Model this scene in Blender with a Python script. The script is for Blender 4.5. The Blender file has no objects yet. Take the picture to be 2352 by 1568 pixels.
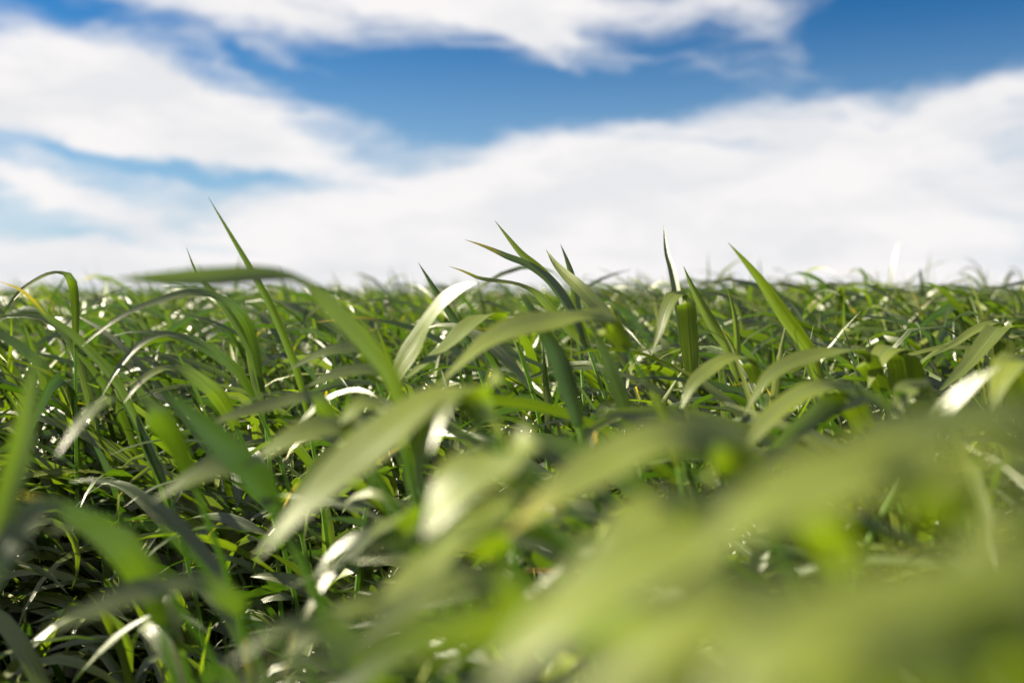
import bpy, math, random
import numpy as np
from mathutils import Vector
from mathutils.bvhtree import BVHTree

random.seed(4); RNG = np.random.default_rng(11)
scene = bpy.context.scene
R = math.radians

# ------------------------------------------------------------------ camera
CAM_Z, PITCH, LENS = 0.435, 2.73, 35.0
cam_data = bpy.data.cameras.new("camera")
cam_data.lens = LENS; cam_data.sensor_width = 36.0
cam_data.clip_start = 0.005; cam_data.clip_end = 6000
cam_data.dof.use_dof = True
cam_data.dof.focus_distance = 0.93
cam_data.dof.aperture_fstop = 4.0
cam_data.dof.aperture_blades = 0
cam = bpy.data.objects.new("camera", cam_data)
scene.collection.objects.link(cam)
cam.location = (0, 0, CAM_Z)
cam.rotation_euler = (R(90 - PITCH), 0, 0)
scene.camera = cam

# ------------------------------------------------------------------ sun, sky, exposure
SUN_AZ, SUN_EL = -72.0, 31.0            # degrees left of the view direction, height
sun_vec = Vector((math.sin(R(SUN_AZ)) * math.cos(R(SUN_EL)), math.cos(R(SUN_AZ)) * math.cos(R(SUN_EL)), math.sin(R(SUN_EL))))
sd = bpy.data.lights.new("sun", 'SUN'); sd.energy = 5.0; sd.angle = R(0.53); sd.color = (1.0, 0.91, 0.76)
sun = bpy.data.objects.new("sun", sd); scene.collection.objects.link(sun)
sun.location = sun_vec * 20
sun.rotation_euler = (-sun_vec).to_track_quat('-Z', 'Y').to_euler()

vs = scene.view_settings
vs.view_transform = 'Standard'; vs.look = 'None'; vs.exposure = 1.8; vs.gamma = 1.0; vs.use_curve_mapping = False
cy = scene.cycles
cy.use_denoising = True
try: cy.denoiser = 'OPENIMAGEDENOISE'
except Exception: pass
cy.max_bounces = 8; cy.diffuse_bounces = 2; cy.glossy_bounces = 3; cy.transmission_bounces = 6; cy.transparent_max_bounces = 8
cy.sample_clamp_indirect = 6.0

FPX, CX, CY = 2352 * LENS / 36.0, 1176.0, 784.0   # the measuring grid used for placing: 2352 x 1568
HORIZON_Y = CY - FPX * math.tan(R(PITCH))

class Nodes:
    def __init__(self, tree): self.t = tree
    def new(self, kind, **kw):
        n = self.t.nodes.new(kind)
        for k, v in kw.items(): setattr(n, k, v)
        return n
    def put(self, sock, v):
        if isinstance(v, bpy.types.NodeSocket): self.t.links.new(v, sock)
        elif v is not None: sock.default_value = v
    def math(self, op, a, b=None, c=None, clamp=False):
        n = self.new('ShaderNodeMath', operation=op, use_clamp=clamp)
        self.put(n.inputs[0], a); self.put(n.inputs[1], b); self.put(n.inputs[2], c)
        return n.outputs[0]
    def vmath(self, op, a, b=None):
        n = self.new('ShaderNodeVectorMath', operation=op)
        self.put(n.inputs[0], a); self.put(n.inputs[1], b)
        return n.outputs['Value'] if op in ('DOT_PRODUCT', 'LENGTH') else n.outputs[0]
    def mix(self, fac, a, b, blend='MIX'):
        n = self.new('ShaderNodeMix', data_type='RGBA', blend_type=blend)
        self.put(n.inputs[0], fac); self.put(n.inputs[6], a); self.put(n.inputs[7], b)
        return n.outputs[2]
    def smooth(self, x, lo, hi, a=0.0, b=1.0):
        n = self.new('ShaderNodeMapRange', interpolation_type='SMOOTHSTEP')
        self.put(n.inputs[0], x)
        for i, v in enumerate((lo, hi, a, b)): n.inputs[i + 1].default_value = v
        return n.outputs[0]
    def noise(self, vec, scale, detail=4, rough=0.5, dist=0.0, color=False):
        n = self.new('ShaderNodeTexNoise')
        self.put(n.inputs['Vector'], vec); n.inputs['Scale'].default_value = scale
        n.inputs['Detail'].default_value = detail; n.inputs['Roughness'].default_value = rough
        n.inputs['Distortion'].default_value = dist
        return n.outputs['Color' if color else 'Fac']
    def mapping(self, vec, loc=(0, 0, 0), rot=(0, 0, 0), scale=(1, 1, 1), kind='POINT'):
        n = self.new('ShaderNodeMapping', vector_type=kind)
        self.put(n.inputs[0], vec)
        n.inputs[1].default_value = loc; n.inputs[2].default_value = rot; n.inputs[3].default_value = scale
        return n.outputs[0]

world = bpy.data.worlds.new("World"); scene.world = world; world.use_nodes = True
wt = world.node_tree; wt.nodes.clear(); N = Nodes(wt)
out = N.new('ShaderNodeOutputWorld')
sky = N.new('ShaderNodeTexSky', sky_type='NISHITA')
sky.sun_disc = False; sky.sun_elevation = R(SUN_EL); sky.sun_rotation = R(SUN_AZ % 360)
sky.altitude = 200; sky.air_density = 1.0; sky.dust_density = 0.4; sky.ozone_density = 2.5
hs = N.new('ShaderNodeHueSaturation'); hs.inputs['Saturation'].default_value = 1.25; hs.inputs['Value'].default_value = 1.0
wt.links.new(sky.outputs[0], hs.inputs['Color'])
skyc = N.mix(1.0, hs.outputs[0], (0.015, 0.054, 0.077, 1), 'MULTIPLY')
tc = N.new('ShaderNodeTexCoord'); d = N.vmath('NORMALIZE', tc.outputs['Generated'])
sep = N.new('ShaderNodeSeparateXYZ'); wt.links.new(d, sep.inputs[0])
az = N.math('ARCTAN2', sep.outputs[0], sep.outputs[1])
el = N.math('ARCSINE', sep.outputs[2])
skyc = N.mix(N.smooth(el, -0.02, 0.30, 0.80, 0.0), skyc, (0.42, 0.57, 0.71, 1))      # pale air low over the field
comb = N.new('ShaderNodeCombineXYZ'); wt.links.new(az, comb.inputs[0]); wt.links.new(el, comb.inputs[1])
p = comb.outputs[0]
# swirling displacement of the cloud layer
w1 = N.vmath('SUBTRACT', N.noise(N.mapping(p, scale=(1, 2.2, 1)), 5.0, 3, 0.5, 0.0, True), (0.5, 0.5, 0.5))
w2 = N.vmath('SUBTRACT', N.noise(N.mapping(p, loc=(3, 7, 1), scale=(1, 2.0, 1)), 16.0, 4, 0.55, 0.0, True), (0.5, 0.5, 0.5))
pw = N.vmath('ADD', p, N.vmath('ADD', N.vmath('MULTIPLY', w1, (0.10, 0.045, 0)), N.vmath('MULTIPLY', w2, (0.065, 0.030, 0))))
def ang(x, y):
    a = math.atan((x - CX) / FPX)
    return a, math.atan((HORIZON_Y - y) / FPX * math.cos(a))
BANKS = [   # cloud banks: centre, half size, tilt (deg, down to the right), amount
    (190, 235, 400, 125, 6, 1.15), (520, 310, 260, 62, 18, 0.75), (1000, 0, 720, 62, 2, 1.15), (620, 40, 330, 40, 8, 0.6),
    (1290, 95, 170, 42, 24, 0.65), (1790, 60, 120, 60, 35, 0.38), (1800, 420, 760, 165, -9, 1.25), (1180, 410, 400, 55, -7, 0.8),
    (1250, 560, 1600, 95, 0, 0.95), (1176, 650, 3000, 55, 0, 0.8), (350, 250, 360, 100, 10, 0.6), (2260, 225, 200, 55, -12, 0.7), (70, 430, 190, 30, 16, 0.75), (790, 185, 190, 16, 25, 0.42),
    (1500, 130, 300, 18, 12, 0.22), (560, 150, 60, 24, 40, 0.3),
    (2270, 60, 330, 110, 0, -1.0), (1330, 215, 760, 45, 3, -0.55), (1000, 250, 260, 60, 20, -0.4), (820, 300, 120, 30, 30, 0.2), (1480, 300, 420, 45, -6, 0.55), (1250, 130, 130, 22, 30, 0.35), (1820, 110, 90, 25, 40, 0.15),
    (330, 385, 330, 20, 9, -0.55), (600, 425, 300, 16, 4, -0.3), (160, 545, 330, 17, 4, -0.25), (700, 590, 420, 14, 5, -0.3), (2150, 608, 500, 12, 2, -0.2),
    (1560, 330, 330, 14, 8, -0.30), (1650, 500, 190, 16, 14, -0.25), (2230, 470, 150, 26, 30, -0.3)]
acc = None
for (x, y, rx, ry, rot, amp) in BANKS:
    a, e = ang(x, y)
    m = N.mapping(pw, loc=(a, e, 0), rot=(0, 0, -R(rot)), scale=(rx / FPX, ry / FPX, 1), kind='TEXTURE')
    g = N.math('EXPONENT', N.math('MULTIPLY', N.vmath('DOT_PRODUCT', m, m), -1.0))
    acc = N.math('MULTIPLY_ADD', g, amp, acc if acc is not None else 0.0)
# the rest of the sky carries the same broken cloud
rest = N.math('SUBTRACT', 1.0, N.smooth(sep.outputs[1], 0.72, 0.86))
rest = N.math('MULTIPLY', rest, 0.45)
fb = N.noise(N.mapping(pw, loc=(1.3, 2.1, 0.4), rot=(0, 0, R(-9)), scale=(1, 3.0, 1)), 5.5, 7, 0.56, 0.3)
dens = N.math('ADD', N.math('ADD', acc, rest), N.math('MULTIPLY', N.math('SUBTRACT', fb, 0.5), 1.55))
fb2 = N.noise(N.mapping(pw, loc=(9.3, 4.1, 1.4), rot=(0, 0, R(-14)), scale=(1, 5.5, 1)), 11.0, 6, 0.6, 0.4)
dens = N.math('ADD', dens, N.math('MULTIPLY', N.math('SUBTRACT', fb2, 0.5), 0.75))
cov = N.smooth(dens, -0.02, 1.0)
shade = N.noise(N.mapping(pw, loc=(5.3, 1.1, 2.4), rot=(0, 0, R(-12)), scale=(1, 2.6, 1)), 7.0, 5, 0.5)
shade = N.math('MULTIPLY', N.smooth(shade, 0.33, 0.62), N.smooth(dens, 0.35, 1.2, 0.55, 1.0))
cloud = N.mix(shade, (0.70, 0.705, 0.725, 1), (0.82, 0.80, 0.80, 1))
final = N.mix(cov, skyc, cloud)
bg = N.new('ShaderNodeBackground'); wt.links.new(final, bg.inputs[0]); bg.inputs[1].default_value = 0.335
wt.links.new(bg.outputs[0], out.inputs[0])

# ------------------------------------------------------------------ materials
def new_mat(name):
    m = bpy.data.materials.new(name); m.use_nodes = True; m.node_tree.nodes.clear()
    return m, Nodes(m.node_tree)

def leaf_material(name):
    m, n = new_mat(name)
    o = n.new('ShaderNodeOutputMaterial')
    uv = n.new('ShaderNodeUVMap', uv_map='UVMap').outputs[0]
    s = n.new('ShaderNodeSeparateXYZ'); m.node_tree.links.new(uv, s.inputs[0]); u, v = s.outputs[0], s.outputs[1]
    rnd = n.new('ShaderNodeAttribute', attribute_name='rnd').outputs['Fac']
    dry = n.new('ShaderNodeAttribute', attribute_name='dry').outputs['Fac']
    geo = n.new('ShaderNodeNewGeometry')
    # long parallel veins, uneven along the blade
    cu = n.new('ShaderNodeCombineXYZ'); n.put(cu.inputs[0], n.math('MULTIPLY', u, 11.0)); n.put(cu.inputs[1], n.math('MULTIPLY', v, 2.2)); n.put(cu.inputs[2], n.math('MULTIPLY', rnd, 37.0))
    vein = n.noise(cu.outputs[0], 1.0, 2, 0.6)
    cu2 = n.new('ShaderNodeCombineXYZ'); n.put(cu2.inputs[0], n.math('MULTIPLY', u, 3.0)); n.put(cu2.inputs[1], n.math('MULTIPLY', v, 9.0)); n.put(cu2.inputs[2], n.math('MULTIPLY', rnd, 91.0))
    blotch = n.noise(cu2.outputs[0], 1.0, 5, 0.62)
    rib = n.smooth(n.math('ABSOLUTE', n.math('SUBTRACT', u, 0.5)), 0.0, 0.07, 1.0, 0.0)
    t1 = n.mix(rnd, (0.009, 0.018, 0.003, 1), (0.140, 0.160, 0.012, 1))
    t1 = n.mix(n.smooth(vein, 0.36, 0.66), t1, n.mix(0.75, t1, (0.055, 0.078, 0.014, 1)))
    t1 = n.mix(n.math('MULTIPLY', n.smooth(blotch, 0.55, 0.8), 0.5), t1, (0.070, 0.090, 0.014, 1))
    t1 = n.mix(n.math('MULTIPLY', rib, 0.4), t1, (0.085, 0.120, 0.03, 1))
    # dried tip and scorched margins
    vv = n.math('ADD', v, n.math('MULTIPLY', n.math('SUBTRACT', blotch, 0.5), 0.35))
    tip = n.math('MULTIPLY', n.smooth(n.math('ADD', vv, n.math('MULTIPLY', dry, 0.5)), 1.08, 1.26), n.math('GREATER_THAN', dry, 0.02))
    yel = n.math('MULTIPLY', n.smooth(n.math('ADD', vv, n.math('MULTIPLY', dry, 0.6)), 0.92, 1.2), n.math('GREATER_THAN', dry, 0.02))
    base = n.mix(n.math('MULTIPLY', yel, 0.7), t1, (0.24, 0.21, 0.03, 1))
    base = n.mix(tip, base, (0.32, 0.21, 0.10, 1))
    tr = n.mix(rnd, (0.017, 0.041, 0.001, 1), (0.105, 0.150, 0.002, 1))
    tr = n.mix(n.math('MULTIPLY', n.smooth(vein, 0.4, 0.62), 0.7), tr, n.mix(1.0, tr, (0.45, 0.5, 0.4, 1), 'MULTIPLY'))
    tr = n.mix(n.math('MULTIPLY', yel, 0.7), tr, (0.36, 0.26, 0.01, 1))
    tr = n.mix(tip, tr, (0.30, 0.17, 0.06, 1))
    bump = n.new('ShaderNodeBump'); bump.inputs['Strength'].default_value = 0.5; bump.inputs['Distance'].default_value = 0.0006
    n.put(bump.inputs['Height'], n.math('SUBTRACT', n.math('ADD', vein, n.math('MULTIPLY', blotch, 0.7)), n.math('MULTIPLY', rib, 0.5)))
    df = n.new('ShaderNodeBsdfDiffuse'); n.put(df.inputs[0], base); n.put(df.inputs['Normal'], bump.outputs[0])
    # matt wax: a soft sheen without the strong grazing mirror of smooth plastic
    gs = n.new('ShaderNodeBsdfAnisotropic', distribution='GGX'); gs.inputs['Color'].default_value = (0.080, 0.079, 0.071, 1)
    n.put(gs.inputs['Roughness'], n.math('ADD', n.math('MULTIPLY', n.smooth(vein, 0.3, 0.7), 0.22), n.math('ADD', 0.23, n.math('MULTIPLY', blotch, 0.12)))); n.put(gs.inputs['Normal'], bump.outputs[0])
    bs = n.new('ShaderNodeAddShader'); m.node_tree.links.new(df.outputs[0], bs.inputs[0]); m.node_tree.links.new(gs.outputs[0], bs.inputs[1])
    tl = n.new('ShaderNodeBsdfTranslucent'); n.put(tl.inputs[0], tr); n.put(tl.inputs['Normal'], bump.outputs[0])
    add = n.new('ShaderNodeAddShader'); m.node_tree.links.new(bs.outputs[0], add.inputs[0]); m.node_tree.links.new(tl.outputs[0], add.inputs[1])
    m.node_tree.links.new(add.outputs[0], o.inputs[0])
    return m
M_LEAF = leaf_material("leaf_blade")

def stem_material():
    m, n = new_mat("stem_sheath")
    o = n.new('ShaderNodeOutputMaterial'); bs = n.new('ShaderNodeBsdfPrincipled')
    tc = n.new('ShaderNodeTexCoord').outputs['Object']
    f = n.noise(n.mapping(tc, scale=(400, 400, 30)), 1.0, 3, 0.6)
    n.put(bs.inputs['Base Color'], n.mix(f, (0.05, 0.105, 0.018, 1), (0.13, 0.19, 0.04, 1)))
    bs.inputs['Roughness'].default_value = 0.45; bs.inputs['Subsurface Weight'].default_value = 0.0
    tl = n.new('ShaderNodeBsdfTranslucent'); tl.inputs[0].default_value = (0.12, 0.20, 0.01, 1)
    add = n.new('ShaderNodeAddShader'); m.node_tree.links.new(bs.outputs[0], add.inputs[0]); m.node_tree.links.new(tl.outputs[0], add.inputs[1])
    m.node_tree.links.new(add.outputs[0], o.inputs[0])
    return m
M_STEM = stem_material()

def soil_material():
    m, n = new_mat("soil")
    o = n.new('ShaderNodeOutputMaterial'); bs = n.new('ShaderNodeBsdfPrincipled')
    tc = n.new('ShaderNodeTexCoord').outputs['Object']
    f = n.noise(tc, 9.0, 8, 0.65); g = n.noise(tc, 120.0, 5, 0.6)
    n.put(bs.inputs['Base Color'], n.mix(n.smooth(f, 0.3, 0.7), (0.016, 0.011, 0.007, 1), (0.055, 0.038, 0.024, 1)))
    bs.inputs['Roughness'].default_value = 0.95
    b = n.new('ShaderNodeBump'); b.inputs['Strength'].default_value = 0.8; b.inputs['Distance'].default_value = 0.01
    n.put(b.inputs['Height'], n.math('ADD', f, n.math('MULTIPLY', g, 0.4))); n.put(bs.inputs['Normal'], b.outputs[0])
    m.node_tree.links.new(bs.outputs[0], o.inputs[0]); return m

def canopy_material():
    m, n = new_mat("far_crop")
    o = n.new('ShaderNodeOutputMaterial'); bs = n.new('ShaderNodeBsdfPrincipled')
    tc = n.new('ShaderNodeTexCoord').outputs['Object']
    f = n.noise(tc, 3.0, 8, 0.7); g = n.noise(tc, 0.05, 4, 0.6)
    c = n.mix(n.smooth(f, 0.3, 0.7), (0.025, 0.055, 0.010, 1), (0.07, 0.11, 0.02, 1))
    n.put(bs.inputs['Base Color'], n.mix(n.math('MULTIPLY', g, 0.5), c, (0.06, 0.09, 0.02, 1)))
    bs.inputs['Roughness'].default_value = 0.7
    b = n.new('ShaderNodeBump'); b.inputs['Strength'].default_value = 1.0; b.inputs['Distance'].default_value = 0.1
    n.put(b.inputs['Height'], f); n.put(bs.inputs['Normal'], b.outputs[0])
    m.node_tree.links.new(bs.outputs[0], o.inputs[0]); return m

# ------------------------------------------------------------------ mesh helpers
def link(o, parent=None):
    scene.collection.objects.link(o)
    if parent: o.parent = parent
    return o
def tag(o, label=None, cat=None, group=None, kind=None):
    for k, v in (('label', label), ('category', cat), ('group', group), ('kind', kind)):
        if v: o[k] = v
    return o

def unit(a): return a / np.maximum(np.linalg.norm(a, axis=-1, keepdims=True), 1e-9)

def width_profile(v, t0=0.40):
    v = np.asarray(v)
    b = 0.50 + 0.50 * np.clip(v / 0.28, 0, 1) ** 0.8
    t = 1 - np.clip((v - t0) / (1 - t0), 0, 1) ** 1.9
    return np.maximum(b * t, 0.025)

def ribbons(P, Nr, W, K, chan=0.22, wave=None):
    """centre lines P (n,S,3), upper-side normals, full widths -> vertices (n,S,K,3)"""
    T = unit(np.gradient(P, axis=1))
    B = unit(np.cross(T, Nr)); Nn = unit(np.cross(B, T))
    us = np.linspace(-1, 1, K)
    V = np.empty(P.shape[:2] + (K, 3))
    ch = np.broadcast_to(np.asarray(chan, float), (P.shape[0],))[:, None, None]
    for k, u in enumerate(us):
        off = ch * abs(u) ** 1.4 * W[..., None] * 0.5
        if wave is not None: off = off + (wave * u)[..., None] * W[..., None]
        V[:, :, k] = P + B * (u * W * 0.5)[..., None] + Nn * off
    return V

def ribbon_faces(n, S, K):
    g = np.arange(S * K).reshape(S, K)
    q = np.stack([g[:-1, :-1], g[:-1, 1:], g[1:, 1:], g[1:, :-1]], -1).reshape(-1, 4)
    return (q[None] + (np.arange(n) * S * K)[:, None, None]).reshape(-1, 4)

def make_mesh(name, V, F, mats, uv=None, attrs=None, mat_idx=None):
    me = bpy.data.meshes.new(name)
    V = np.ascontiguousarray(V, np.float32).reshape(-1, 3); F = np.ascontiguousarray(F, np.int32)
    me.vertices.add(len(V)); me.vertices.foreach_set('co', V.ravel())
    me.loops.add(F.size); me.loops.foreach_set('vertex_index', F.ravel())
    me.polygons.add(len(F)); me.polygons.foreach_set('loop_start', np.arange(len(F), dtype=np.int32) * F.shape[1])
    for m in mats: me.materials.append(m)
    if mat_idx is not None: me.polygons.foreach_set('material_index', np.ascontiguousarray(mat_idx, np.int32))
    me.polygons.foreach_set('use_smooth', np.ones(len(F), bool))
    me.update(calc_edges=True)
    if uv is not None:
        l = me.uv_layers.new(name='UVMap'); l.data.foreach_set('uv', np.ascontiguousarray(uv[F.ravel()], np.float32).ravel())
    for k, a in (attrs or {}).items():
        at = me.attributes.new(k, 'FLOAT', 'POINT'); at.data.foreach_set('value', np.ascontiguousarray(a, np.float32))
    return me

def ribbon_uv(n, S, K):
    u = np.linspace(0, 1, K); v = np.linspace(0, 1, S)
    g = np.stack(np.broadcast_arrays(u[None, :], v[:, None]), -1).reshape(-1, 2)
    return np.tile(g, (n, 1))

def tubes(P, r, sides):
    """centre lines (n,S,3), radii (n,S) -> vertices (n,S,sides,3)"""
    a = np.arange(sides) * 2 * math.pi / sides
    off = np.stack([np.cos(a), np.sin(a), np.zeros(sides)], -1)
    return P[:, :, None, :] + off[None, None] * r[:, :, None, None]
def tube_faces(n, S, k):
    g = np.arange(S * k).reshape(S, k); h = np.roll(g, -1, 1)
    q = np.stack([g[:-1], h[:-1], h[1:], g[1:]], -1).reshape(-1, 4)
    return (q[None] + (np.arange(n) * S * k)[:, None, None]).reshape(-1, 4)

def project(P):
    """world points -> measuring grid x, y and depth"""
    c, s = math.cos(R(PITCH)), math.sin(R(PITCH))
    z = P[..., 2] - CAM_Z
    dep = P[..., 1] * c - z * s
    up = P[..., 1] * s + z * c
    dd = np.where(dep > 0.01, dep, 0.01)
    return CX + FPX * P[..., 0] / dd, CY - FPX * up / dd, dep
def at(x, y, dep):
    c, s = math.cos(R(PITCH)), math.sin(R(PITCH))
    X = (x - CX) / FPX * dep; U = (CY - y) / FPX * dep
    return np.array([X, dep * c + U * s, CAM_Z - dep * s + U * c])

# ------------------------------------------------------------------ ground
def smooth_noise(x, y, seed, scale):
    r = np.random.default_rng(seed); o = 0
    for k in range(6):
        a = r.uniform(0, 6.283); f = scale * r.uniform(0.6, 1.8)
        o = o + np.sin(f * (x * math.cos(a) + y * math.sin(a)) + r.uniform(0, 6.283))
    return o / 6

def grid_sheet(name, xs, ys, zf, mat):
    X, Y = np.meshgrid(xs, ys); V = np.stack([X, Y, zf(X, Y)], -1).reshape(-1, 3)
    g = np.arange(X.size).reshape(X.shape)
    F = np.stack([g[:-1, :-1], g[:-1, 1:], g[1:, 1:], g[1:, :-1]], -1).reshape(-1, 4)
    return link(bpy.data.objects.new(name, make_mesh(name, V, F, [mat])))
fine = np.linspace(-2, 2, 101)
xs = np.concatenate([[-3000, -800, -200, -60, -20, -8, -4], fine, [4, 8, 20, 60, 200, 800, 3000]])
ys = np.concatenate([[-3000, -400, -60, -12, -4], np.linspace(-1.5, 3.5, 121), [5, 8, 14, 30, 80, 250, 800, 3000]])
ground = grid_sheet('ground', xs, ys, lambda x, y: np.where((abs(x) <= 2) & (abs(y) < 3.4), 0.010 * smooth_noise(x, y, 1, 30) + 0.008 * smooth_noise(x, y, 2, 75), 0), soil_material())
tag(ground, 'dark brown soil showing between the crop stems', None, None, 'structure')
# the crop's closed top far off, where single plants can no longer be told apart
fx = np.concatenate([[-3000, -1200, -500, -200], np.linspace(-90, 90, 61), [200, 500, 1200, 3000]])
fy = np.concatenate([np.linspace(46, 130, 29), [160, 220, 320, 500, 900, 1600, 3000]])
far = grid_sheet('distant_field', fx, fy, lambda x, y: 0.33 + 0.03 * smooth_noise(x, y, 5, 1.2), canopy_material())
tag(far, 'far green crop field running to the horizon', None, None, 'structure')

# ------------------------------------------------------------------ growing plants at random
def height_scale(x, y):
    h = 1 + 0.10 * smooth_noise(x, y, 21, 5.0) + 0.06 * smooth_noise(x, y, 22, 14)
    h = h * (1 + 0.18 * np.clip((y - 1.1) / 0.6, 0, 1))
    low = np.clip((0.06 + 0.06 * y - x) / 0.08, 0, 1) * np.clip((x + 0.16 + 0.42 * y) / 0.08, 0, 1) * np.clip((1.05 - y) / 0.12, 0, 1)
    h = h * (1 - 0.42 * low)                                    # stunted plants in the drill gap
    h = h * (1 + 0.28 * np.clip((-0.16 - 0.50 * y - x) / 0.06, 0, 1) * np.clip((1.4 - y) / 0.2, 0, 1))   # plants beyond it, out of view, made taller to shade it
    return h * (1 + 0.12 * np.clip((x - 0.15) / 0.4, 0, 1) * np.clip(1.6 - 0.3 * y, 0, 1))

def grow(px, py, nleaf, S, wmul=1.0, lmul=1.0):
    """leaf centre lines for plants at px, py: arrays of shape (plants*nleaf, ...)"""
    n = len(px); m = n * nleaf; pid = np.repeat(np.arange(n), nleaf); k = np.tile(np.arange(nleaf), n)
    hs = height_scale(px, py) * RNG.uniform(0.85, 1.15, n)
    stem_h = RNG.uniform(0.17, 0.27, n) * hs
    lean_a = R(180) + RNG.normal(0, 0.9, n); lean = np.abs(RNG.normal(0.02, 0.02, n))
    lx, ly = np.cos(lean_a) * lean, np.sin(lean_a) * lean
    f = np.clip(0.25 + 0.75 * (k + 1.0) / nleaf - 0.05 + RNG.uniform(-0.08, 0.08, m), 0.12, 1.0)          # how far up the stem
    base = np.stack([px[pid] + lx[pid] * f ** 2, py[pid] + ly[pid] * f ** 2, stem_h[pid] * f], -1)
    plane = RNG.uniform(0, 2 * math.pi, n)
    azi = plane[pid] + math.pi * (k % 2) + RNG.normal(0, 0.5, m)
    wind = RNG.random(m) < 0.76
    azi = np.where(wind, R(208) + RNG.normal(0, 0.62, m), azi)                                  # leaves blown over towards -x
    upright = RNG.random(m) < 0.22
    th0 = np.where(upright, RNG.uniform(0.03, 0.30, m), RNG.uniform(0.35, 1.05, m))
    droop = np.where(upright, RNG.uniform(0.1, 0.7, m), RNG.uniform(0.8, 2.0, m))
    pw_ = RNG.uniform(1.1, 2.4, m)
    L = RNG.uniform(0.13, 0.28, m) * hs[pid] * lmul * np.where(upright, 0.85, 1.0)
    Wd = RNG.uniform(0.0065, 0.0132, m) * wmul
    v = np.linspace(0, 1, S)[None]
    th = th0[:, None] + droop[:, None] * v ** pw_[:, None]
    kink = np.where(RNG.random(m) < 0.28, RNG.uniform(0.5, 1.5, m), 0)[:, None]; kp = RNG.uniform(0.3, 0.8, m)[:, None]
    th = th + kink / (1 + np.exp(-(v - kp) * 22))
    aa = azi[:, None] + RNG.normal(0, 0.45, m)[:, None] * v ** 1.5
    D = np.stack([np.sin(th) * np.cos(aa), np.sin(th) * np.sin(aa), np.cos(th)], -1)
    st = np.zeros_like(D); st[:, 1:] = (D[:, :-1] + D[:, 1:]) * 0.5
    P = base[:, None] + np.cumsum(st, 1) * (L / (S - 1))[:, None, None]
    P[..., 2] = np.maximum(P[..., 2], 0.012)
    n0 = np.stack([-np.cos(th) * np.cos(aa), -np.cos(th) * np.sin(aa), np.sin(th)], -1)
    T = unit(np.gradient(P, axis=1)); n0 = unit(n0 - T * (n0 * T).sum(-1, keepdims=True)); b0 = np.cross(T, n0)
    tw = RNG.normal(-0.30, 0.42, m)[:, None] + (RNG.normal(0, 1.1, m))[:, None] * v ** 1.3
    Nr = n0 * np.cos(tw)[..., None] + b0 * np.sin(tw)[..., None]
    # many leaf faces are turned so that the sun glints towards the camera
    glint_turn = np.where(RNG.random(m) < 0.45, RNG.uniform(0.3, 0.9, m), 0.0)[:, None, None]
    face = np.array([-0.66, -0.58, 0.47]) + RNG.normal(0, 0.10, (m, 1, 3))
    Nr = unit(Nr * (1 - glint_turn) + face * glint_turn)
    W = Wd[:, None] * width_profile(v)
    wave = 0.10 * np.sin(v * RNG.uniform(6, 14, m)[:, None] + RNG.uniform(0, 6.28, m)[:, None]) * (v < 0.98)
    dry = np.where(RNG.random(m) < 0.09, RNG.uniform(0.1, 0.40, m), 0.0)
    low = f < 0.35
    dry = np.where(low & (RNG.random(m) < 0.06), RNG.uniform(0.5, 0.9, m), dry)
    chan = RNG.uniform(0.05, 0.45, m)
    # stems
    sv = np.linspace(0, 1, 4)
    SP = np.stack([px[:, None] + lx[:, None] * sv ** 2, py[:, None] + ly[:, None] * sv ** 2, stem_h[:, None] * sv - 0.015 * (1 - sv)], -1)
    SR = RNG.uniform(0.0013, 0.0022, n)[:, None] * (1.25 - 0.5 * sv)
    return dict(P=P, N=Nr, W=W, wave=wave, dry=dry, chan=chan, pid=pid, rnd=RNG.random(m) ** 2.6 * 0.8, SP=SP, SR=SR)

def scatter(y0, y1, density, side):
    """jittered positions over the wedge in view (and a margin for shadows)"""
    step = 1 / math.sqrt(density); xm = side(y1)
    gx, gy = np.meshgrid(np.arange(-xm, xm, step), np.arange(y0, y1, step))
    gx = (gx + RNG.uniform(-0.48, 0.48, gx.shape) * step).ravel(); gy = (gy + RNG.uniform(-0.48, 0.48, gy.shape) * step).ravel()
    k = np.abs(gx) < side(gy)
    return gx[k], gy[k]

near_x, near_y = scatter(-0.15, 2.7, 900, lambda y: 0.60 + 0.60 * np.maximum(y, 0))
r2 = np.hypot(near_x, near_y)
# a bare drill gap on the near left and room for the camera
hole = (near_x < -0.02 - 0.14 * near_y) & (near_y < 0.95) & (near_x > -0.12 - 0.42 * near_y)
gap = hole & ((near_y < 0.50) | (RNG.random(len(near_x)) < 0.5))
keep = ~gap & (r2 > 0.10)
near_x, near_y = near_x[keep], near_y[keep]
NEAR = grow(near_x, near_y, 6, 11)
mid_x, mid_y = scatter(2.7, 8.0, 240, lambda y: 0.5 + 0.58 * y)
MID = grow(mid_x, mid_y, 5, 7, 1.35)
f1x, f1y = scatter(8.0, 20.0, 55, lambda y: 0.5 + 0.56 * y)
FAR1 = grow(f1x, f1y, 4, 6, 1.9)
f2x, f2y = scatter(20.0, 52.0, 13, lambda y: 0.5 + 0.56 * y)
FAR2 = grow(f2x, f2y, 4, 5, 3.0)

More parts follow.
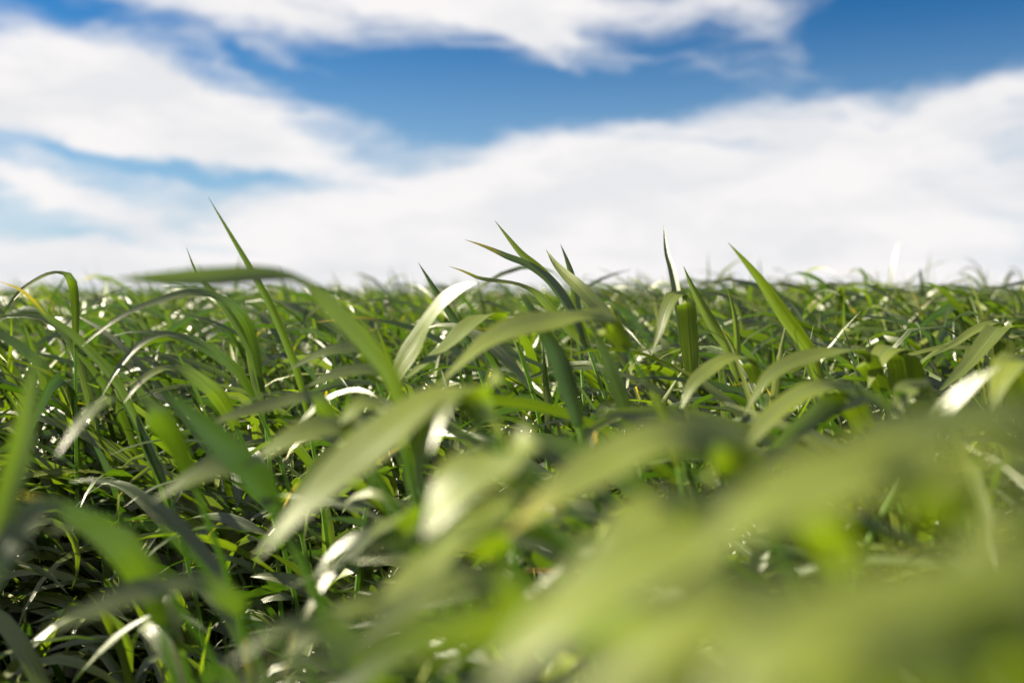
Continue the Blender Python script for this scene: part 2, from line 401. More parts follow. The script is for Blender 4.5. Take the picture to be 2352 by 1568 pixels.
# leaves that would stand in front of the near clearing are not there in the field
lx_, ly_, ld_ = project(NEAR['P'])
lim_x = [0, 600, 1200, 1700, 2352]
lim_close = np.interp(lx_, lim_x, [1620, 1330, 1080, 1080, 1000])
lim_mid = np.interp(lx_, lim_x, [930, 900, 880, 860, 850])
lim_foc = np.interp(lx_, lim_x, [715, 715, 730, 715, 700])
lim = np.where(ld_ < 0.5, lim_close, np.where(ld_ < 0.78, lim_mid, np.where(ld_ < 1.25, lim_foc, 648)))
inview = (lx_ > -150) & (lx_ < 2500) & (ld_ > 0.0)
bad = (inview & (ly_ < lim)).any(1)
camd = np.linalg.norm(NEAR['P'] - np.array([0, 0, CAM_Z]), axis=-1).min(1)
rare = (RNG.random(len(bad)) < 0.25) & (np.where(inview, ly_, 9999).min(1) > 612) & (ld_.min(1) > 1.25)
LIVE = ~(bad & ~rare) & (camd > 0.085)

# ------------------------------------------------------------------ the plants that can be told apart
HS, HK = 24, 5
def catmull(pts, S):
    pts = np.asarray(pts, float); n = len(pts)
    if n == 2: return pts[0] + (pts[1] - pts[0]) * np.linspace(0, 1, S)[:, None]
    ext = np.vstack([2 * pts[0] - pts[1], pts, 2 * pts[-1] - pts[-2]])
    seg = np.linalg.norm(np.diff(pts[:, :3], axis=0), axis=1); tt = np.concatenate([[0], np.cumsum(seg)]); tt /= tt[-1]
    o = []
    for t in np.linspace(0, 1, S):
        i = min(np.searchsorted(tt, t, 'right') - 1, n - 2); f = (t - tt[i]) / (tt[i + 1] - tt[i])
        p0, p1, p2, p3 = ext[i], ext[i + 1], ext[i + 2], ext[i + 3]
        o.append(0.5 * (2 * p1 + (p2 - p0) * f + (2 * p0 - 5 * p1 + 4 * p2 - p3) * f * f + (3 * p1 - p0 - 3 * p2 + p3) * f ** 3))
    return np.array(o)

def leaf(pts, d, w, phi=25, dry=0.0, rnd=None, chan=0.18, wave=0.05, glint=0.0, taper=0.40):
    return dict(pts=pts, d=d, w=w, phi=phi, dry=dry, rnd=rnd, chan=chan, wave=wave, glint=glint, taper=taper)

HERO = []      # (label, group, leaves)
def plant(label, *leaves, group=None): HERO.append((label, group, leaves))

plant('plant with the tallest slender green blade left of centre, crossing the level blurred leaf',
      leaf([(712, 985), (690, 880), (660, 795), (622, 705), (578, 622), (530, 540), (478, 452)], (0.84, 0.80), 18, 15, rnd=0.25, chan=0.5))
plant('plant with a short upright blade and an arched pale leaf below the level leaf',
      leaf([(612, 985), (597, 870), (560, 775), (505, 690), (455, 632), (428, 568)], (0.84, 0.82), 18, 20, rnd=0.15, glint=0.45, chan=0.35),
      leaf([(604, 900), (578, 770), (545, 712), (500, 682), (437, 672), (336, 700), (262, 737), (188, 795)], (0.78, 0.72), 21, [5, 10, 40, 55, 55, 45, 30, 20], rnd=0.1, glint=0.45, chan=0.1),
      leaf([(608, 940), (585, 880), (570, 800), (548, 745), (530, 700)], (0.86, 0.88), 14, 10, rnd=0.9, glint=0.45))
plant('plant with a blurred leaf lying level along the skyline on a bright arching blade',
      leaf([(945, 1010), (905, 880), (850, 800), (765, 712), (690, 648), (610, 632), (500, 636), (390, 640), (262, 640)], (0.47, 0.43), 46, [12, 12, 15, 35, 72, 40, 20, 15, 15], taper=0.72, rnd=0.4, chan=0.2))
plant('plant with a green blade with a red-brown tip slanting in from the left edge',
      leaf([(330, 1000), (270, 880), (205, 805), (158, 762), (112, 730), (84, 700), (44, 664), (-8, 645)], (0.80, 0.76), 21, 15, dry=0.35, rnd=0.2, chan=0.3))
plant('plant with a thin leaf looping over in a hoop at the far left skyline',
      leaf([(174, 800), (174, 705), (166, 648), (141, 628), (108, 631), (67, 654), (34, 682), (2, 730)], (0.98, 0.92), 19, [10, 10, 20, 60, 62, 50, 35, 30], rnd=0.3, glint=0.5))
plant('plant with a long pale grey-green arched leaf in the left middle of the field',
      leaf([(590, 930), (554, 862), (504, 816), (470, 793), (420, 773), (368, 770), (318, 794), (268, 850), (228, 920)], (0.80, 0.74), 21, [10, 20, 45, 58, 62, 60, 48, 35, 30], rnd=0.1, glint=0.45))
plant('plant with a broad folded leaf with a sunlit flat top, below the pale grey-green arch',
      leaf([(545, 985), (505, 915), (470, 884), (430, 858), (386, 846), (352, 856), (318, 882), (284, 925)], (0.78, 0.72), 32, [15, 35, 50, 45, 70, 55, 40, 35], rnd=0.35, glint=0.6))
plant('in-focus plant with two forked leaves against the white cloud',
      leaf([(1352, 800), (1318, 716), (1285, 668), (1258, 638), (1230, 610), (1200, 585), (1172, 552), (1136, 506)], (0.93, 0.93), 22, 10, rnd=0.75, chan=0.25),
      leaf([(1345, 800), (1312, 714), (1270, 652), (1236, 623), (1201, 603), (1167, 590), (1134, 575), (1100, 561), (1066, 550)], (0.93, 0.92), 22, [10, 20, 25, 38, 42, 30, 32, 30, 30], dry=0.33, rnd=0.1, chan=0.15),
      leaf([(1350, 800), (1290, 740), (1251, 692), (1222, 668), (1184, 652), (1134, 645), (1097, 638), (1067, 624), (1030, 611)], (0.93, 0.91), 20, [5, 10, 20, 50, 62, 55, 50, 40, 35], dry=0.3, rnd=0.6, chan=0.15))
plant('plant with two upright blades just right of the forked in-focus plant',
      leaf([(1335, 830), (1328, 740), (1317, 650), (1303, 600), (1287, 560)], (1.0, 1.02), 20, 5, rnd=0.3, chan=0.4),
      leaf([(1440, 800), (1386, 718), (1335, 664), (1302, 634), (1275, 605), (1254, 572)], (0.96, 1.02), 30, 12, rnd=0.8))
plant('plant with a dark single blade leaning left beside the sunlit curled leaf, left of centre',
      leaf([(1100, 850), (1075, 783), (1043, 735), (1009, 682), (983, 639), (960, 602)], (1.05, 1.05), 18, 10, rnd=0.05, chan=0.4))
plant('plant with a white-glinting leaf rising to the right, left of the forked plant',
      leaf([(900, 900), (920, 842), (956, 786), (983, 736), (1016, 692), (1060, 662), (1097, 648)], (0.74, 0.68), 34, [25, 35, 45, 48, 48, 52, 55], rnd=0.4, glint=0.75, chan=0.08))
plant('plant with a long shiny leaf streak crossing the centre below the forked plant',
      leaf([(1190, 790), (1165, 735), (1120, 722), (1077, 745), (1036, 786), (983, 828), (918, 880)], (0.80, 0.70), 34, [10, 35, 58, 52, 48, 45, 42], rnd=0.4, glint=0.9, chan=0.08))
plant('plant with a wide blurred leaf bowing left across the centre, pale with sunlight',
      leaf([(1440, 800), (1392, 742), (1335, 728), (1268, 736), (1184, 754), (1117, 788), (1067, 828), (1005, 885)], (0.60, 0.52), 52, [10, 30, 40, 45, 48, 46, 45, 42], rnd=0.6, glint=0.9, chan=0.1))
plant('plant with a dark broad blade standing in the middle, leaning left',
      leaf([(1330, 980), (1298, 865), (1278, 815), (1251, 768), (1228, 724), (1198, 672)], (0.58, 0.58), 46, 12, rnd=0.0, chan=0.3))
plant('plant with a tall curved blade leaning left over the right skyline',
      leaf([(1900, 930), (1866, 822), (1838, 776), (1806, 732), (1770, 679), (1738, 634), (1706, 595), (1672, 557)], (0.80, 0.76), 30, 14, rnd=0.6, chan=0.4),
      leaf([(1880, 900), (1840, 800), (1815, 770), (1795, 730), (1780, 690)], (0.82, 0.83), 17, 5, rnd=0.9))
plant('plant with a two-toned blade with a nicked edge standing left of the tall curved blade',
      leaf([(1705, 900), (1673, 802), (1649, 766), (1626, 728), (1606, 692), (1588, 655), (1570, 611)], (0.86, 0.86), 27, 14, rnd=0.7, chan=0.45))
plant('plant with a narrow straight upright blade between the two-toned and the tall curved blade',
      leaf([(1694, 960), (1694, 820), (1692, 766), (1687, 726), (1679, 690), (1667, 652)], (0.88, 0.88), 16, 10, dry=0.12, rnd=0.75, chan=0.5))
plant('plant with a hair-thin tall tip rising from a folded pale leaf right of centre',
      leaf([(1580, 850), (1566, 740), (1554, 665), (1543, 615), (1531, 575), (1524, 516)], (1.04, 1.10), 20, 8, rnd=0.2, glint=0.35, chan=0.5),
      leaf([(1592, 900), (1582, 770), (1576, 700), (1562, 676), (1545, 682), (1528, 716), (1514, 766), (1495, 815)], (0.80, 0.74), 42, [5, 8, 25, 65, 52, 30, 25, 25], rnd=0.45, glint=0.35, chan=0.08))
plant('plant with a wide leaf folded over like a saddle at the right',
      leaf([(2100, 1000), (2086, 885), (2078, 835), (2062, 800), (2034, 806), (2012, 842), (1994, 890)], (0.74, 0.68), 62, [5, 8, 15, 62, 50, 30, 30], rnd=0.55, glint=0.5, chan=0.08))
plant('plant with an arched leaf with a pale back hanging over at the far right',
      leaf([(2292, 960), (2294, 800), (2306, 755), (2284, 741), (2236, 760), (2192, 790), (2130, 822)], (0.82, 0.78), 30, [5, 8, 35, 62, 48, 40, 30], rnd=0.5, glint=0.4),
      leaf([(2310, 900), (2308, 790), (2297, 752), (2262, 790), (2220, 840), (2150, 905)], (0.82, 0.74), 34, [5, 10, 45, 35, 35, 35], rnd=0.3, glint=0.4))
plant('plant with a broad arching leaf sweeping left in front of the tall curved blade',
      leaf([(2030, 900), (1994, 836), (1966, 808), (1931, 803), (1881, 813), (1831, 828), (1790, 848), (1750, 884), (1708, 955)], (0.70, 0.60), 38, [5, 20, 50, 58, 54, 50, 46, 42, 40], rnd=0.45, glint=0.5, chan=0.08))
plant('plant with a half-raised leaf curving down left below the narrow upright blade',
      leaf([(1740, 880), (1722, 835), (1702, 818), (1664, 826), (1629, 848), (1590, 884), (1562, 945)], (0.70, 0.64), 36, [5, 25, 52, 55, 50, 45, 42], rnd=0.5, glint=0.55, chan=0.08))
plant('plant with a blurred lit leaf bending down to the left, lower right of centre',
      leaf([(1990, 985), (1940, 905), (1890, 888), (1830, 912), (1765, 962), (1695, 1055)], (0.56, 0.50), 58, [10, 40, 55, 50, 42, 38], rnd=0.55, glint=0.6, chan=0.08))
plant('plant with a near blurred leaf standing at the right edge, pale yellow-green',
      leaf([(2420, 1050), (2365, 900), (2345, 840), (2325, 832), (2300, 872), (2276, 945)], (0.55, 0.50), 84, [5, 5, 20, 60, 35, 30], rnd=0.8, glint=0.4, chan=0.08))
plant('plant with a blurred upright stub of a leaf beneath the saddle-folded leaf',
      leaf([(2130, 1060), (2118, 940), (2110, 895), (2085, 890), (2068, 925), (2050, 985)], (0.58, 0.54), 56, [5, 5, 25, 65, 35, 30], rnd=0.4, glint=0.4, chan=0.08))
plant('plant with a pale blurred leaf slanting up to the right edge',
      leaf([(2120, 1010), (2160, 950), (2205, 905), (2250, 868), (2300, 840)], (0.50, 0.48), 44, [20, 35, 42, 45, 50], rnd=0.4, glint=0.1, chan=0.08))
plant('plant with a large blurred silvery leaf running diagonally through the lower centre',
      leaf([(1150, 1010), (1128, 915), (1066, 888), (985, 918), (900, 977), (800, 1067), (705, 1157), (590, 1280)], (0.42, 0.33), 88, [30, 45, 50, 50, 48, 46, 44, 42], rnd=0.5, glint=0.95, chan=0.06))
plant('plant with a short blurred leaf with a white glint, right of the large silvery leaf',
      leaf([(1215, 1075), (1160, 1040), (1100, 1075), (1040, 1140), (975, 1235)], (0.31, 0.28), 115, [25, 50, 48, 46, 44], rnd=0.6, glint=0.97, chan=0.06))
plant('plant with a blurred bowed leaf with a brown edge below the centre',
      leaf([(1740, 1150), (1690, 1070), (1610, 1018), (1500, 1012), (1390, 1062), (1280, 1132), (1160, 1225)], (0.30, 0.26), 100, [15, 38, 52, 52, 48, 46, 44], dry=0.3, rnd=0.7, glint=0.9, chan=0.06))
plant('plant with a small pale blurred leaf low in the centre',
      leaf([(1150, 1270), (1090, 1238), (1030, 1262), (960, 1315), (860, 1385)], (0.32, 0.28), 72, [25, 45, 48, 46, 44], rnd=0.6, glint=0.95, chan=0.06))
plant('plant with a blurred dark green blade rising at the left edge',
      leaf([(-40, 1330), (5, 1180), (40, 1060), (62, 950), (78, 860), (92, 780)], (0.36, 0.37), 52, 10, rnd=0.3, chan=0.35))
plant('plant with a bright-topped blurred arch of a leaf at the left, above the shaded gap',
      leaf([(450, 1120), (400, 1010), (340, 938), (280, 915), (228, 928), (180, 975), (128, 1050)], (0.52, 0.44), 44, [10, 25, 50, 58, 52, 45, 40], rnd=0.15, glint=0.7, chan=0.08))
plant('plant with a dark blurred blade slanting down right in the left middle',
      leaf([(640, 1180), (590, 1100), (520, 1030), (450, 962), (370, 895)], (0.44, 0.42), 66, 20, rnd=0.0, chan=0.3))
plant('plant with a grey-green blurred leaf falling right across the shaded gap',
      leaf([(370, 1440), (335, 1330), (255, 1240), (150, 1172), (42, 1132)], (0.42, 0.38), 66, [15, 30, 40, 45, 40], dry=0.2, rnd=0.15, glint=0.5, chan=0.1))
plant('plant with a blurred dull leaf lying across the dark bottom left corner',
      leaf([(560, 1400), (480, 1345), (395, 1345), (300, 1365), (200, 1405), (95, 1455)], (0.37, 0.32), 54, [15, 40, 52, 52, 48, 44], rnd=0.2, glint=0.35, chan=0.08))
plant('plant with a grey blurred leaf at the left edge above the dark corner',
      leaf([(150, 1160), (90, 1165), (40, 1220), (0, 1290), (-40, 1400)], (0.38, 0.34), 58, [40, 50, 40, 35, 30], rnd=0.1, glint=0.1, chan=0.1))
plant('plant with a cream-lit blurred leaf slanting up from the bottom edge, right of centre',
      leaf([(1700, 1240), (1600, 1225), (1500, 1262), (1400, 1330), (1260, 1435), (1110, 1580)], (0.18, 0.155), 160, [30, 45, 50, 50, 48, 46], rnd=0.8, glint=0.95, chan=0.05))
plant('plant with a pale green blurred leaf bowing left through the lower right',
      leaf([(2200, 1190), (2080, 1090), (1960, 1080), (1820, 1130), (1700, 1200), (1590, 1290)], (0.165, 0.15), 150, [20, 40, 52, 52, 48, 46], rnd=0.9, glint=0.9, chan=0.05))
plant('plant with a darker level blurred leaf at the right edge, topmost big blur',
      leaf([(2520, 1010), (2400, 960), (2250, 955), (2100, 985), (1960, 1030), (1850, 1090)], (0.20, 0.18), 80, [20, 50, 55, 52, 48, 46], rnd=0.35, glint=0.35, chan=0.05))
plant('plant with a soft green blurred leaf entering from the right edge below the level one',
      leaf([(2560, 1180), (2440, 1080), (2320, 1055), (2200, 1075), (2090, 1130)], (0.135, 0.13), 95, [20, 45, 55, 52, 48], rnd=0.85, glint=0.6, chan=0.05))
plant('plant with a faint blurred leaf hanging down near the right edge',
      leaf([(2480, 1420), (2400, 1240), (2330, 1170), (2250, 1220), (2180, 1330)], (0.15, 0.14), 75, [10, 20, 50, 35, 30], rnd=0.7, glint=0.4, chan=0.05))
plant('plant with yellow-green hazy leaves filling the bottom right corner',
      leaf([(2500, 1700), (2350, 1480), (2180, 1400), (1980, 1420), (1780, 1500), (1600, 1640)], (0.105, 0.098), 250, [20, 42, 52, 52, 48, 44], rnd=1.0, glint=0.6, chan=0.05),
      leaf([(2700, 1500), (2520, 1360), (2380, 1300), (2220, 1320), (2060, 1400)], (0.11, 0.10), 150, [20, 42, 52, 52, 48], rnd=0.9, glint=0.6, chan=0.05),
      leaf([(2260, 1800), (2120, 1580), (1980, 1500), (1820, 1540), (1660, 1650)], (0.085, 0.08), 220, [20, 42, 52, 52, 48], rnd=1.0, glint=0.5, chan=0.05))
plant('plant with a blurred yellowish leaf entering at the bottom edge beside the cream-lit leaf',
      leaf([(1950, 1620), (1830, 1440), (1700, 1400), (1560, 1450), (1400, 1560), (1280, 1680)], (0.115, 0.105), 170, [20, 42, 52, 50, 46, 44], rnd=1.0, glint=0.6, chan=0.05))
plant('plant with a broad soft yellow leaf under the bowed brown-edged leaf',
      leaf([(1960, 1300), (1880, 1200), (1760, 1180), (1620, 1215), (1480, 1290)], (0.19, 0.175), 95, [10, 20, 25, 25, 25], rnd=0.95, glint=0.2, chan=0.05))
plant('plant with a small blunt pale leaf, blurred, left of the lower centre',
      leaf([(985, 1235), (940, 1185), (900, 1190), (850, 1235)], (0.42, 0.38), 44, [20, 45, 48, 44], rnd=0.4, glint=0.85, chan=0.06))
plant('plant with a blurred green leaf low in the middle, pointing down left',
      leaf([(1230, 1450), (1160, 1350), (1060, 1330), (930, 1390), (800, 1480)], (0.27, 0.24), 70, [20, 42, 50, 46, 44], rnd=0.45, glint=0.5, chan=0.06))
plant('plant with a dim blurred leaf at the bottom edge, left of the lower centre',
      leaf([(900, 1620), (830, 1500), (740, 1440), (640, 1450), (520, 1530)], (0.32, 0.29), 60, [20, 35, 45, 45, 42], rnd=0.25, glint=0.3, chan=0.08))

plant("plant with a slim blurred leaf lying left of the large silvery leaf's upper end",
      leaf([(780, 985), (720, 915), (640, 925), (540, 952), (450, 990)], (0.60, 0.55), 30, [15, 40, 50, 48, 45], rnd=0.3, glint=0.6, chan=0.08))
plant("plant with a bright round-looking leaf glint on the silvery leaf's upper left",
      leaf([(925, 1020), (905, 950), (865, 928), (820, 940), (780, 975)], (0.47, 0.44), 62, [25, 45, 50, 48, 45], rnd=0.5, glint=0.97, chan=0.08))
plant('plant with a pale green blurred leaf left of the large silvery leaf',
      leaf([(850, 1060), (800, 990), (730, 982), (650, 1018), (555, 1075)], (0.46, 0.42), 54, [20, 45, 50, 48, 45], rnd=0.45, glint=0.9, chan=0.08))
plant('plant with a pale blurred leaf hanging steeply right of the large silvery leaf',
      leaf([(1090, 960), (1045, 915), (1000, 950), (970, 1040), (958, 1165)], (0.38, 0.35), 52, [25, 50, 45, 42, 40], rnd=0.4, glint=0.93, chan=0.08))
plant('plant with a greyish blurred leaf over the middle of the shaded gap',
      leaf([(630, 1160), (585, 1085), (520, 1070), (440, 1098), (350, 1150)], (0.46, 0.43), 48, [20, 45, 50, 48, 45], rnd=0.3, glint=0.8, chan=0.08))
plant('plant with a small shiny leaf at the far left over the dark gap',
      leaf([(350, 1310), (280, 1235), (190, 1212), (95, 1222)], (0.44, 0.41), 38, [20, 45, 50, 48], rnd=0.2, glint=0.95, chan=0.08))
plant('plant with a short glinting leaf at the bottom edge, left of centre',
      leaf([(1040, 1560), (985, 1480), (930, 1475), (850, 1515)], (0.36, 0.33), 46, [20, 45, 50, 48], rnd=0.4, glint=0.96, chan=0.08))
plant('plant with a small upright pale leaf glowing in the dark lower left',
      leaf([(420, 1500), (392, 1400), (384, 1370), (398, 1410), (420, 1480)], (0.52, 0.50), 34, [20, 30, 50, 45, 40], rnd=0.3, glint=0.9, chan=0.08))
plant('plant with a soft green blurred leaf low left of the lower centre',
      leaf([(960, 1420), (890, 1385), (810, 1400), (730, 1445), (650, 1510)], (0.35, 0.32), 54, [20, 45, 50, 48, 45], rnd=0.4, glint=0.7, chan=0.08))
plant('plant with a light yellow-green leaf patch below the bowed brown-edged leaf',
      leaf([(1640, 1290), (1570, 1180), (1490, 1165), (1420, 1220), (1350, 1310)], (0.25, 0.23), 92, [20, 40, 48, 46, 44], rnd=1.0, glint=0.6, chan=0.08))
plant('plant with a narrow pale leaf under the short white-glint leaf',
      leaf([(1240, 1190), (1180, 1150), (1110, 1185), (1040, 1228), (970, 1275)], (0.31, 0.29), 52, [25, 48, 48, 46, 44], rnd=0.5, glint=0.92, chan=0.08))
plant('plant with a shiny leaf lying left below the level blurred leaf',
      leaf([(870, 880), (835, 805), (790, 800), (730, 815), (660, 850)], (0.72, 0.68), 28, [20, 45, 50, 48, 45], rnd=0.2, glint=0.85, chan=0.08))
plant('plant with a pale flat leaf between the white-glinting leaf and the silvery leaf',
      leaf([(905, 905), (880, 858), (825, 850), (765, 862), (700, 890)], (0.66, 0.62), 30, [20, 48, 52, 50, 46], rnd=0.25, glint=0.9, chan=0.08))
plant('plant with an upright dark blade in the middle, right of the dark broad blade',
      leaf([(1455, 1010), (1432, 930), (1410, 870), (1385, 800), (1352, 735)], (0.62, 0.62), 34, [12, 12, 12, 12, 12], rnd=0.15, glint=0.0, chan=0.08))
plant('plant with a yellow-green upright blade behind the bowed brown-edged leaf',
      leaf([(1560, 1080), (1535, 980), (1505, 910), (1470, 850)], (0.55, 0.55), 30, [12, 12, 12, 12], rnd=0.8, glint=0.0, chan=0.08))
SHORT = ['tallest left blade', 'arched pale leaf at left', 'level blurred leaf', 'red-tipped left blade', 'hooped leaf at far left', 'grey-green arch at left', 'broad folded leaf at left', 'forked in-focus plant', 'two upright centre blades', 'dark leaning blade left of centre', 'white-glinting leaf', 'long shiny centre streak', 'wide blurred centre leaf', 'dark broad middle blade', 'tall curved right blade', 'two-toned blade', 'narrow upright blade', 'hair-thin tall tip', 'saddle-folded leaf', 'hanging arched leaf at right', 'broad arching right leaf', 'half-raised leaf', 'lit bending leaf', 'pale leaf standing at right edge', 'blurred upright stub', 'pale slanting leaf at right', 'large silvery leaf', 'short white-glint leaf', 'bowed brown-edged leaf', 'small pale centre leaf', 'dark blade at left edge', 'bright-topped arch at left', 'dark blade slanting down right', 'grey-green leaf over the gap', 'dull leaf in bottom left corner', 'grey leaf at left edge', 'cream-lit bottom leaf', 'pale green bowed blur', 'dark level blur at right', 'soft green blur at right edge', 'faint hanging blur', 'yellow-green corner haze', 'yellowish bottom leaf', 'broad soft yellow leaf', 'small blunt pale leaf', 'green leaf low in the middle', 'dim bottom-edge leaf', 'slim leaf by the silvery leaf', 'bright round glint', 'pale leaf left of the silvery leaf', 'steep leaf right of the silvery leaf', 'greyish leaf over the gap', 'small shiny leaf at far left', 'short glint at the bottom edge', 'small pale leaf in the dark', 'soft green leaf low down', 'light yellow-green patch', 'narrow pale leaf under the glint', 'shiny leaf under the level leaf', 'pale flat leaf', 'upright dark middle blade', 'yellow-green upright blade']

def build_leaf(spec):
    pts = spec['pts']; n = len(pts)
    dd = np.linspace(spec['d'][0], spec['d'][1], n)
    ph = np.broadcast_to(np.asarray(spec['phi'], float), (n,))
    Q = np.array([list(at(x, y, q)) + [a] for (x, y), q, a in zip(pts, dd, ph)])
    C = catmull(Q, HS); P = C[:, :3]; phi = np.radians(C[:, 3])[:, None]
    T = unit(np.gradient(P, axis=0))
    toc = unit(np.array([0, 0, CAM_Z]) - P)
    want = np.cos(phi) * toc + np.sin(phi) * np.array([0, 0, 1.0])
    half = unit(toc + np.array(sun_vec))                       # a face turned this way throws the sun at the lens
    want = unit(want) * (1 - spec['glint']) + half * spec['glint']
    Nr = unit(want - T * (want * T).sum(-1, keepdims=True))
    v = np.linspace(0, 1, HS)
    face = np.abs((Nr * toc).sum(-1)); face = np.maximum(np.percentile(face, 60), 0.5)
    wid = spec['w'] * np.mean(dd) / FPX / face
    W = wid * width_profile(v, spec['taper'])
    wave = spec['wave'] * np.sin(v * 11 + pts[0][0])
    V = ribbons(P[None], Nr[None], W[None], HK, spec['chan'], wave[None])[0]
    return P, V

cells = []     # every separately built plant: (label, group, root, stem verts+faces, [(leaf verts, S, K, rnd, dry)])
GROUP = 'cereal plants standing in the crop'
def allowed(P):
    """leaves that keep clear of the open view over the near crop"""
    x, y, d = project(P)
    close = np.interp(x, lim_x, [1650, 1480, 1380, 1300, 1200]); mid = np.interp(x, lim_x, [930, 900, 880, 860, 850]); foc = np.interp(x, lim_x, [735, 735, 745, 735, 725])
    l = np.where(d < 0.5, close, np.where(d < 0.78, mid, foc))
    cd = np.linalg.norm(P - np.array([0, 0, CAM_Z]), axis=-1).min(1)
    return ~((x > -150) & (x < 2500) & (d > 0) & (y < l)).any(1) & (cd > 0.085)
hero_xy = []
for label, group, leaves in HERO:
    built = [build_leaf(l) for l in leaves]
    P0 = built[0][0]; b = P0[0]; t = unit(P0[0] - P0[2])
    hgt = b[2]; root = b + np.array([t[0] * hgt * 0.35, 0.02 + t[1] * hgt * 0.3, 0]); root[2] = 0
    ctrl = b + t * hgt * 0.45; sv = np.linspace(0, 1, 7)[:, None]
    SP = (1 - sv) ** 2 * (root + [0, 0, -0.012]) + 2 * sv * (1 - sv) * ctrl + sv ** 2 * (b + (P0[1] - b) * 0.6)
    SV = tubes(SP[None], (0.0024 - 0.0008 * np.linspace(0, 1, 7))[None], 6)[0]
    LV = [(V.reshape(-1, 3), HS, HK, random.random() if l['rnd'] is None else l['rnd'], l['dry']) for l, (P, V) in zip(leaves, built)]
    # the plant's lower leaves, hung on the same stem
    G = grow(np.full(1, root[0]), np.full(1, root[1]), 6, 11)
    for q in range(6):
        f = 0.35 + 0.10 * q
        base = np.array([np.interp(f, sv[:, 0], SP[:, c]) for c in range(3)])
        P = G['P'][q] - G['P'][q][0] + base; P[:, 2] = np.maximum(P[:, 2], 0.012)
        if not allowed(P[None])[0]: continue
        V = ribbons(P[None], G['N'][q:q + 1], G['W'][q:q + 1], 3, G['chan'][q:q + 1], G['wave'][q:q + 1])[0]
        LV.append((V.reshape(-1, 3), 11, 3, G['rnd'][q], G['dry'][q]))
    ux, uy, _ = project(np.concatenate([p for p, _ in built])); hero_xy.append((np.clip(ux, 0, 2352).mean(), np.clip(uy, 0, 1568).mean()))
    cells.append((label, group or GROUP, root, (SV.reshape(-1, 3), 7, 6), LV))

# ------------------------------------------------------------------ which of the scattered plants show most
NV = ribbons(NEAR['P'], NEAR['N'], NEAR['W'], 3, NEAR['chan'], NEAR['wave'])
live = np.where(LIVE)[0]
F_near = ribbon_faces(len(live), 11, 3)
bv = [NV[live].reshape(-1, 3)]; bf = [F_near]; off = len(live) * 33
for c in cells:
    for (V, S, K, _, _) in c[4]:
        bv.append(V); bf.append(ribbon_faces(1, S, K) + off); off += len(V)
tree = BVHTree.FromPolygons(np.vstack(bv).tolist(), np.vstack(bf).tolist())
eye = Vector((0, 0, CAM_Z))
lx_, ly_, ld_ = project(NEAR['P'])
score = np.zeros(len(near_x)); sx = np.zeros(len(near_x)); sy = np.zeros(len(near_x)); sdp = np.zeros(len(near_x))
for i in live:
    for j in (2, 4, 6, 8):
        if not (0 < lx_[i, j] < 2352 and 0 < ly_[i, j] < 1568 and ld_[i, j] > 0.05): continue
        q = Vector(NEAR['P'][i, j]); dv = q - eye; dist = dv.length
        hit = tree.ray_cast(eye, dv / dist, dist - 0.004)
        if hit[0] is None:
            g = NEAR['W'][i, j] / dist ** 2; k = NEAR['pid'][i]
            score[k] += g; sx[k] += g * lx_[i, j]; sy[k] += g * ly_[i, j]; sdp[k] += g * dist
N_SINGLE = 300 - len(HERO)
best = np.argsort(-score)[:N_SINGLE]; best = best[score[best] > 0]
single = np.zeros(len(near_x), bool); single[best] = True

hx = np.array(hero_xy); buckets = {}
for k in best:
    x, y = sx[k] / score[k], sy[k] / score[k]
    dist = np.hypot((hx[:, 0] - x), (hx[:, 1] - y)); h = int(np.argmin(dist)); dx, dy = x - hx[h, 0], y - hx[h, 1]
    side = ('left of' if dx < 0 else 'right of') if abs(dx) > abs(dy) else ('above' if dy < 0 else 'below')
    buckets.setdefault((h, side), []).append((dist[h], k))
ORD = ['nearest', 'second', 'third', 'fourth', 'fifth', 'sixth', 'seventh', 'eighth', 'ninth', 'tenth', 'eleventh', 'twelfth', 'thirteenth', 'fourteenth', 'fifteenth', 'sixteenth', 'seventeenth', 'eighteenth', 'nineteenth', 'twentieth']
names = {}
for (h, side), lst in buckets.items():
    for q, (_, k) in enumerate(sorted(lst)):
        names[k] = 'young cereal plant, %s one %s the %s' % (ORD[min(q, 19)], side, SHORT[h])
for k in best:
    ids = [i for i in np.where(NEAR['pid'] == k)[0] if LIVE[i]]
    lab = names[k]
    cells.append((lab, GROUP, np.array([near_x[k], near_y[k], 0.0]),
                  (tubes(NEAR['SP'][k:k + 1], NEAR['SR'][k:k + 1], 5)[0].reshape(-1, 3), 4, 5),
                  [(NV[i].reshape(-1, 3), 11, 3, NEAR['rnd'][i], NEAR['dry'][i]) for i in ids]))

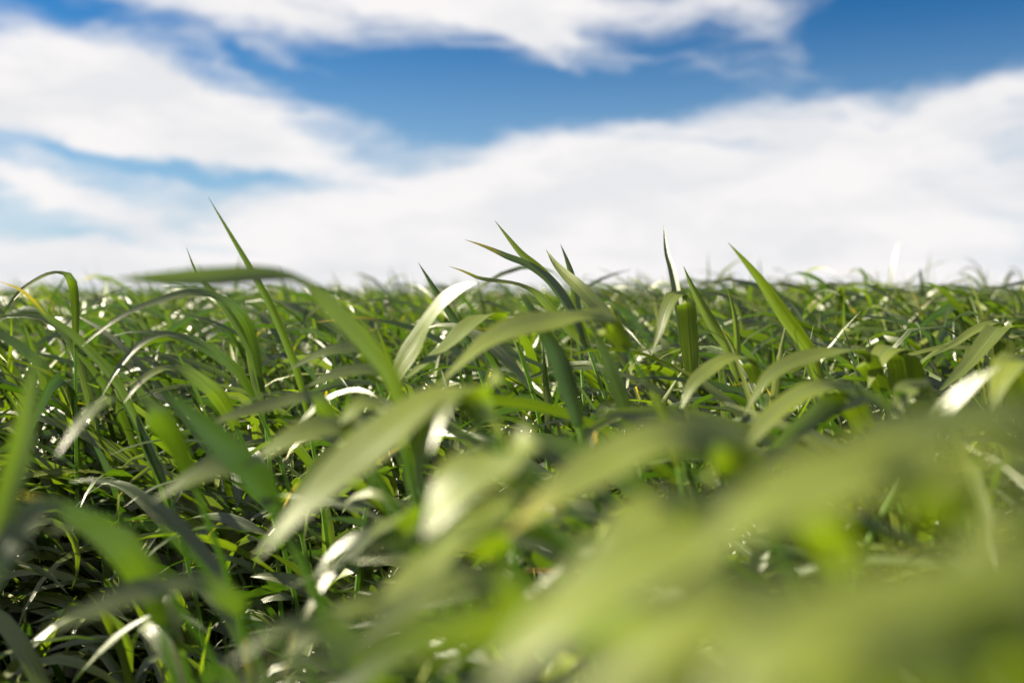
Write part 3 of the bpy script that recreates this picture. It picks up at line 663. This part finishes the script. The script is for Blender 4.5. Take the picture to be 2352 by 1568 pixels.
faces_cache = {}
def rf(S, K):
    if (S, K) not in faces_cache: faces_cache[(S, K)] = (ribbon_faces(1, S, K), ribbon_uv(1, S, K))
    return faces_cache[(S, K)]
for label, group, root, (SV, SS, SK), LV in cells:
    e = bpy.data.objects.new('cereal_plant', None); link(e); e.location = root; e.empty_display_size = 0.02
    tag(e, label, 'plant', group)
    o = bpy.data.objects.new('stem', make_mesh('stem', SV - root, tube_faces(1, SS, SK), [M_STEM])); link(o, e)
    for (V, S, K, rnd, dry) in LV:
        F, uv = rf(S, K)
        o = bpy.data.objects.new('leaf', make_mesh('leaf', V - root, F, [M_LEAF], uv, dict(rnd=np.full(len(V), rnd), dry=np.full(len(V), dry)))); link(o, e)

# ------------------------------------------------------------------ the rest of the crop, past counting
def mass(name, label, parts):
    Vs, Fs, UVs, rs, ds, mi = [], [], [], [], [], []; off = 0
    for (G, K, keep_leaf, keep_plant) in parts:
        idx = np.where(keep_leaf)[0]; S = G['P'].shape[1]
        V = ribbons(G['P'][idx], G['N'][idx], G['W'][idx], K, G['chan'][idx], G['wave'][idx]).reshape(-1, 3)
        F = ribbon_faces(len(idx), S, K); Vs.append(V); Fs.append(F + off); off += len(V)
        UVs.append(ribbon_uv(len(idx), S, K)); rs.append(np.repeat(G['rnd'][idx], S * K)); ds.append(np.repeat(G['dry'][idx], S * K)); mi.append(np.zeros(len(F), int))
        pi = np.where(keep_plant)[0]
        if len(pi):
            V = tubes(G['SP'][pi], G['SR'][pi], 4).reshape(-1, 3); F = tube_faces(len(pi), 4, 4)
            Vs.append(V); Fs.append(F + off); off += len(V); UVs.append(np.zeros((len(V), 2))); rs.append(np.full(len(V), 0.5)); ds.append(np.zeros(len(V))); mi.append(np.ones(len(F), int))
    me = make_mesh(name, np.vstack(Vs), np.vstack(Fs), [M_LEAF, M_STEM], np.vstack(UVs), dict(rnd=np.concatenate(rs), dry=np.concatenate(ds)), np.concatenate(mi))
    return tag(link(bpy.data.objects.new(name, me)), label, 'crop', None, 'stuff')
def all_of(G): return np.ones(len(G['rnd']), bool)
def below_skyline(G):
    y = project(G['P'])[1].min(1)
    return (y > 645) | (RNG.random(len(y)) < 0.30)
def no_stem(G): return np.zeros(len(G['SP']), bool)
mass('crop', 'dense green cereal crop filling the field back to the horizon',
     [(NEAR, 3, LIVE & ~single[NEAR['pid']], ~single), (MID, 3, below_skyline(MID), np.ones(len(mid_x), bool)),
      (FAR1, 2, all_of(FAR1), no_stem(FAR1)), (FAR2, 2, all_of(FAR2), no_stem(FAR2))])
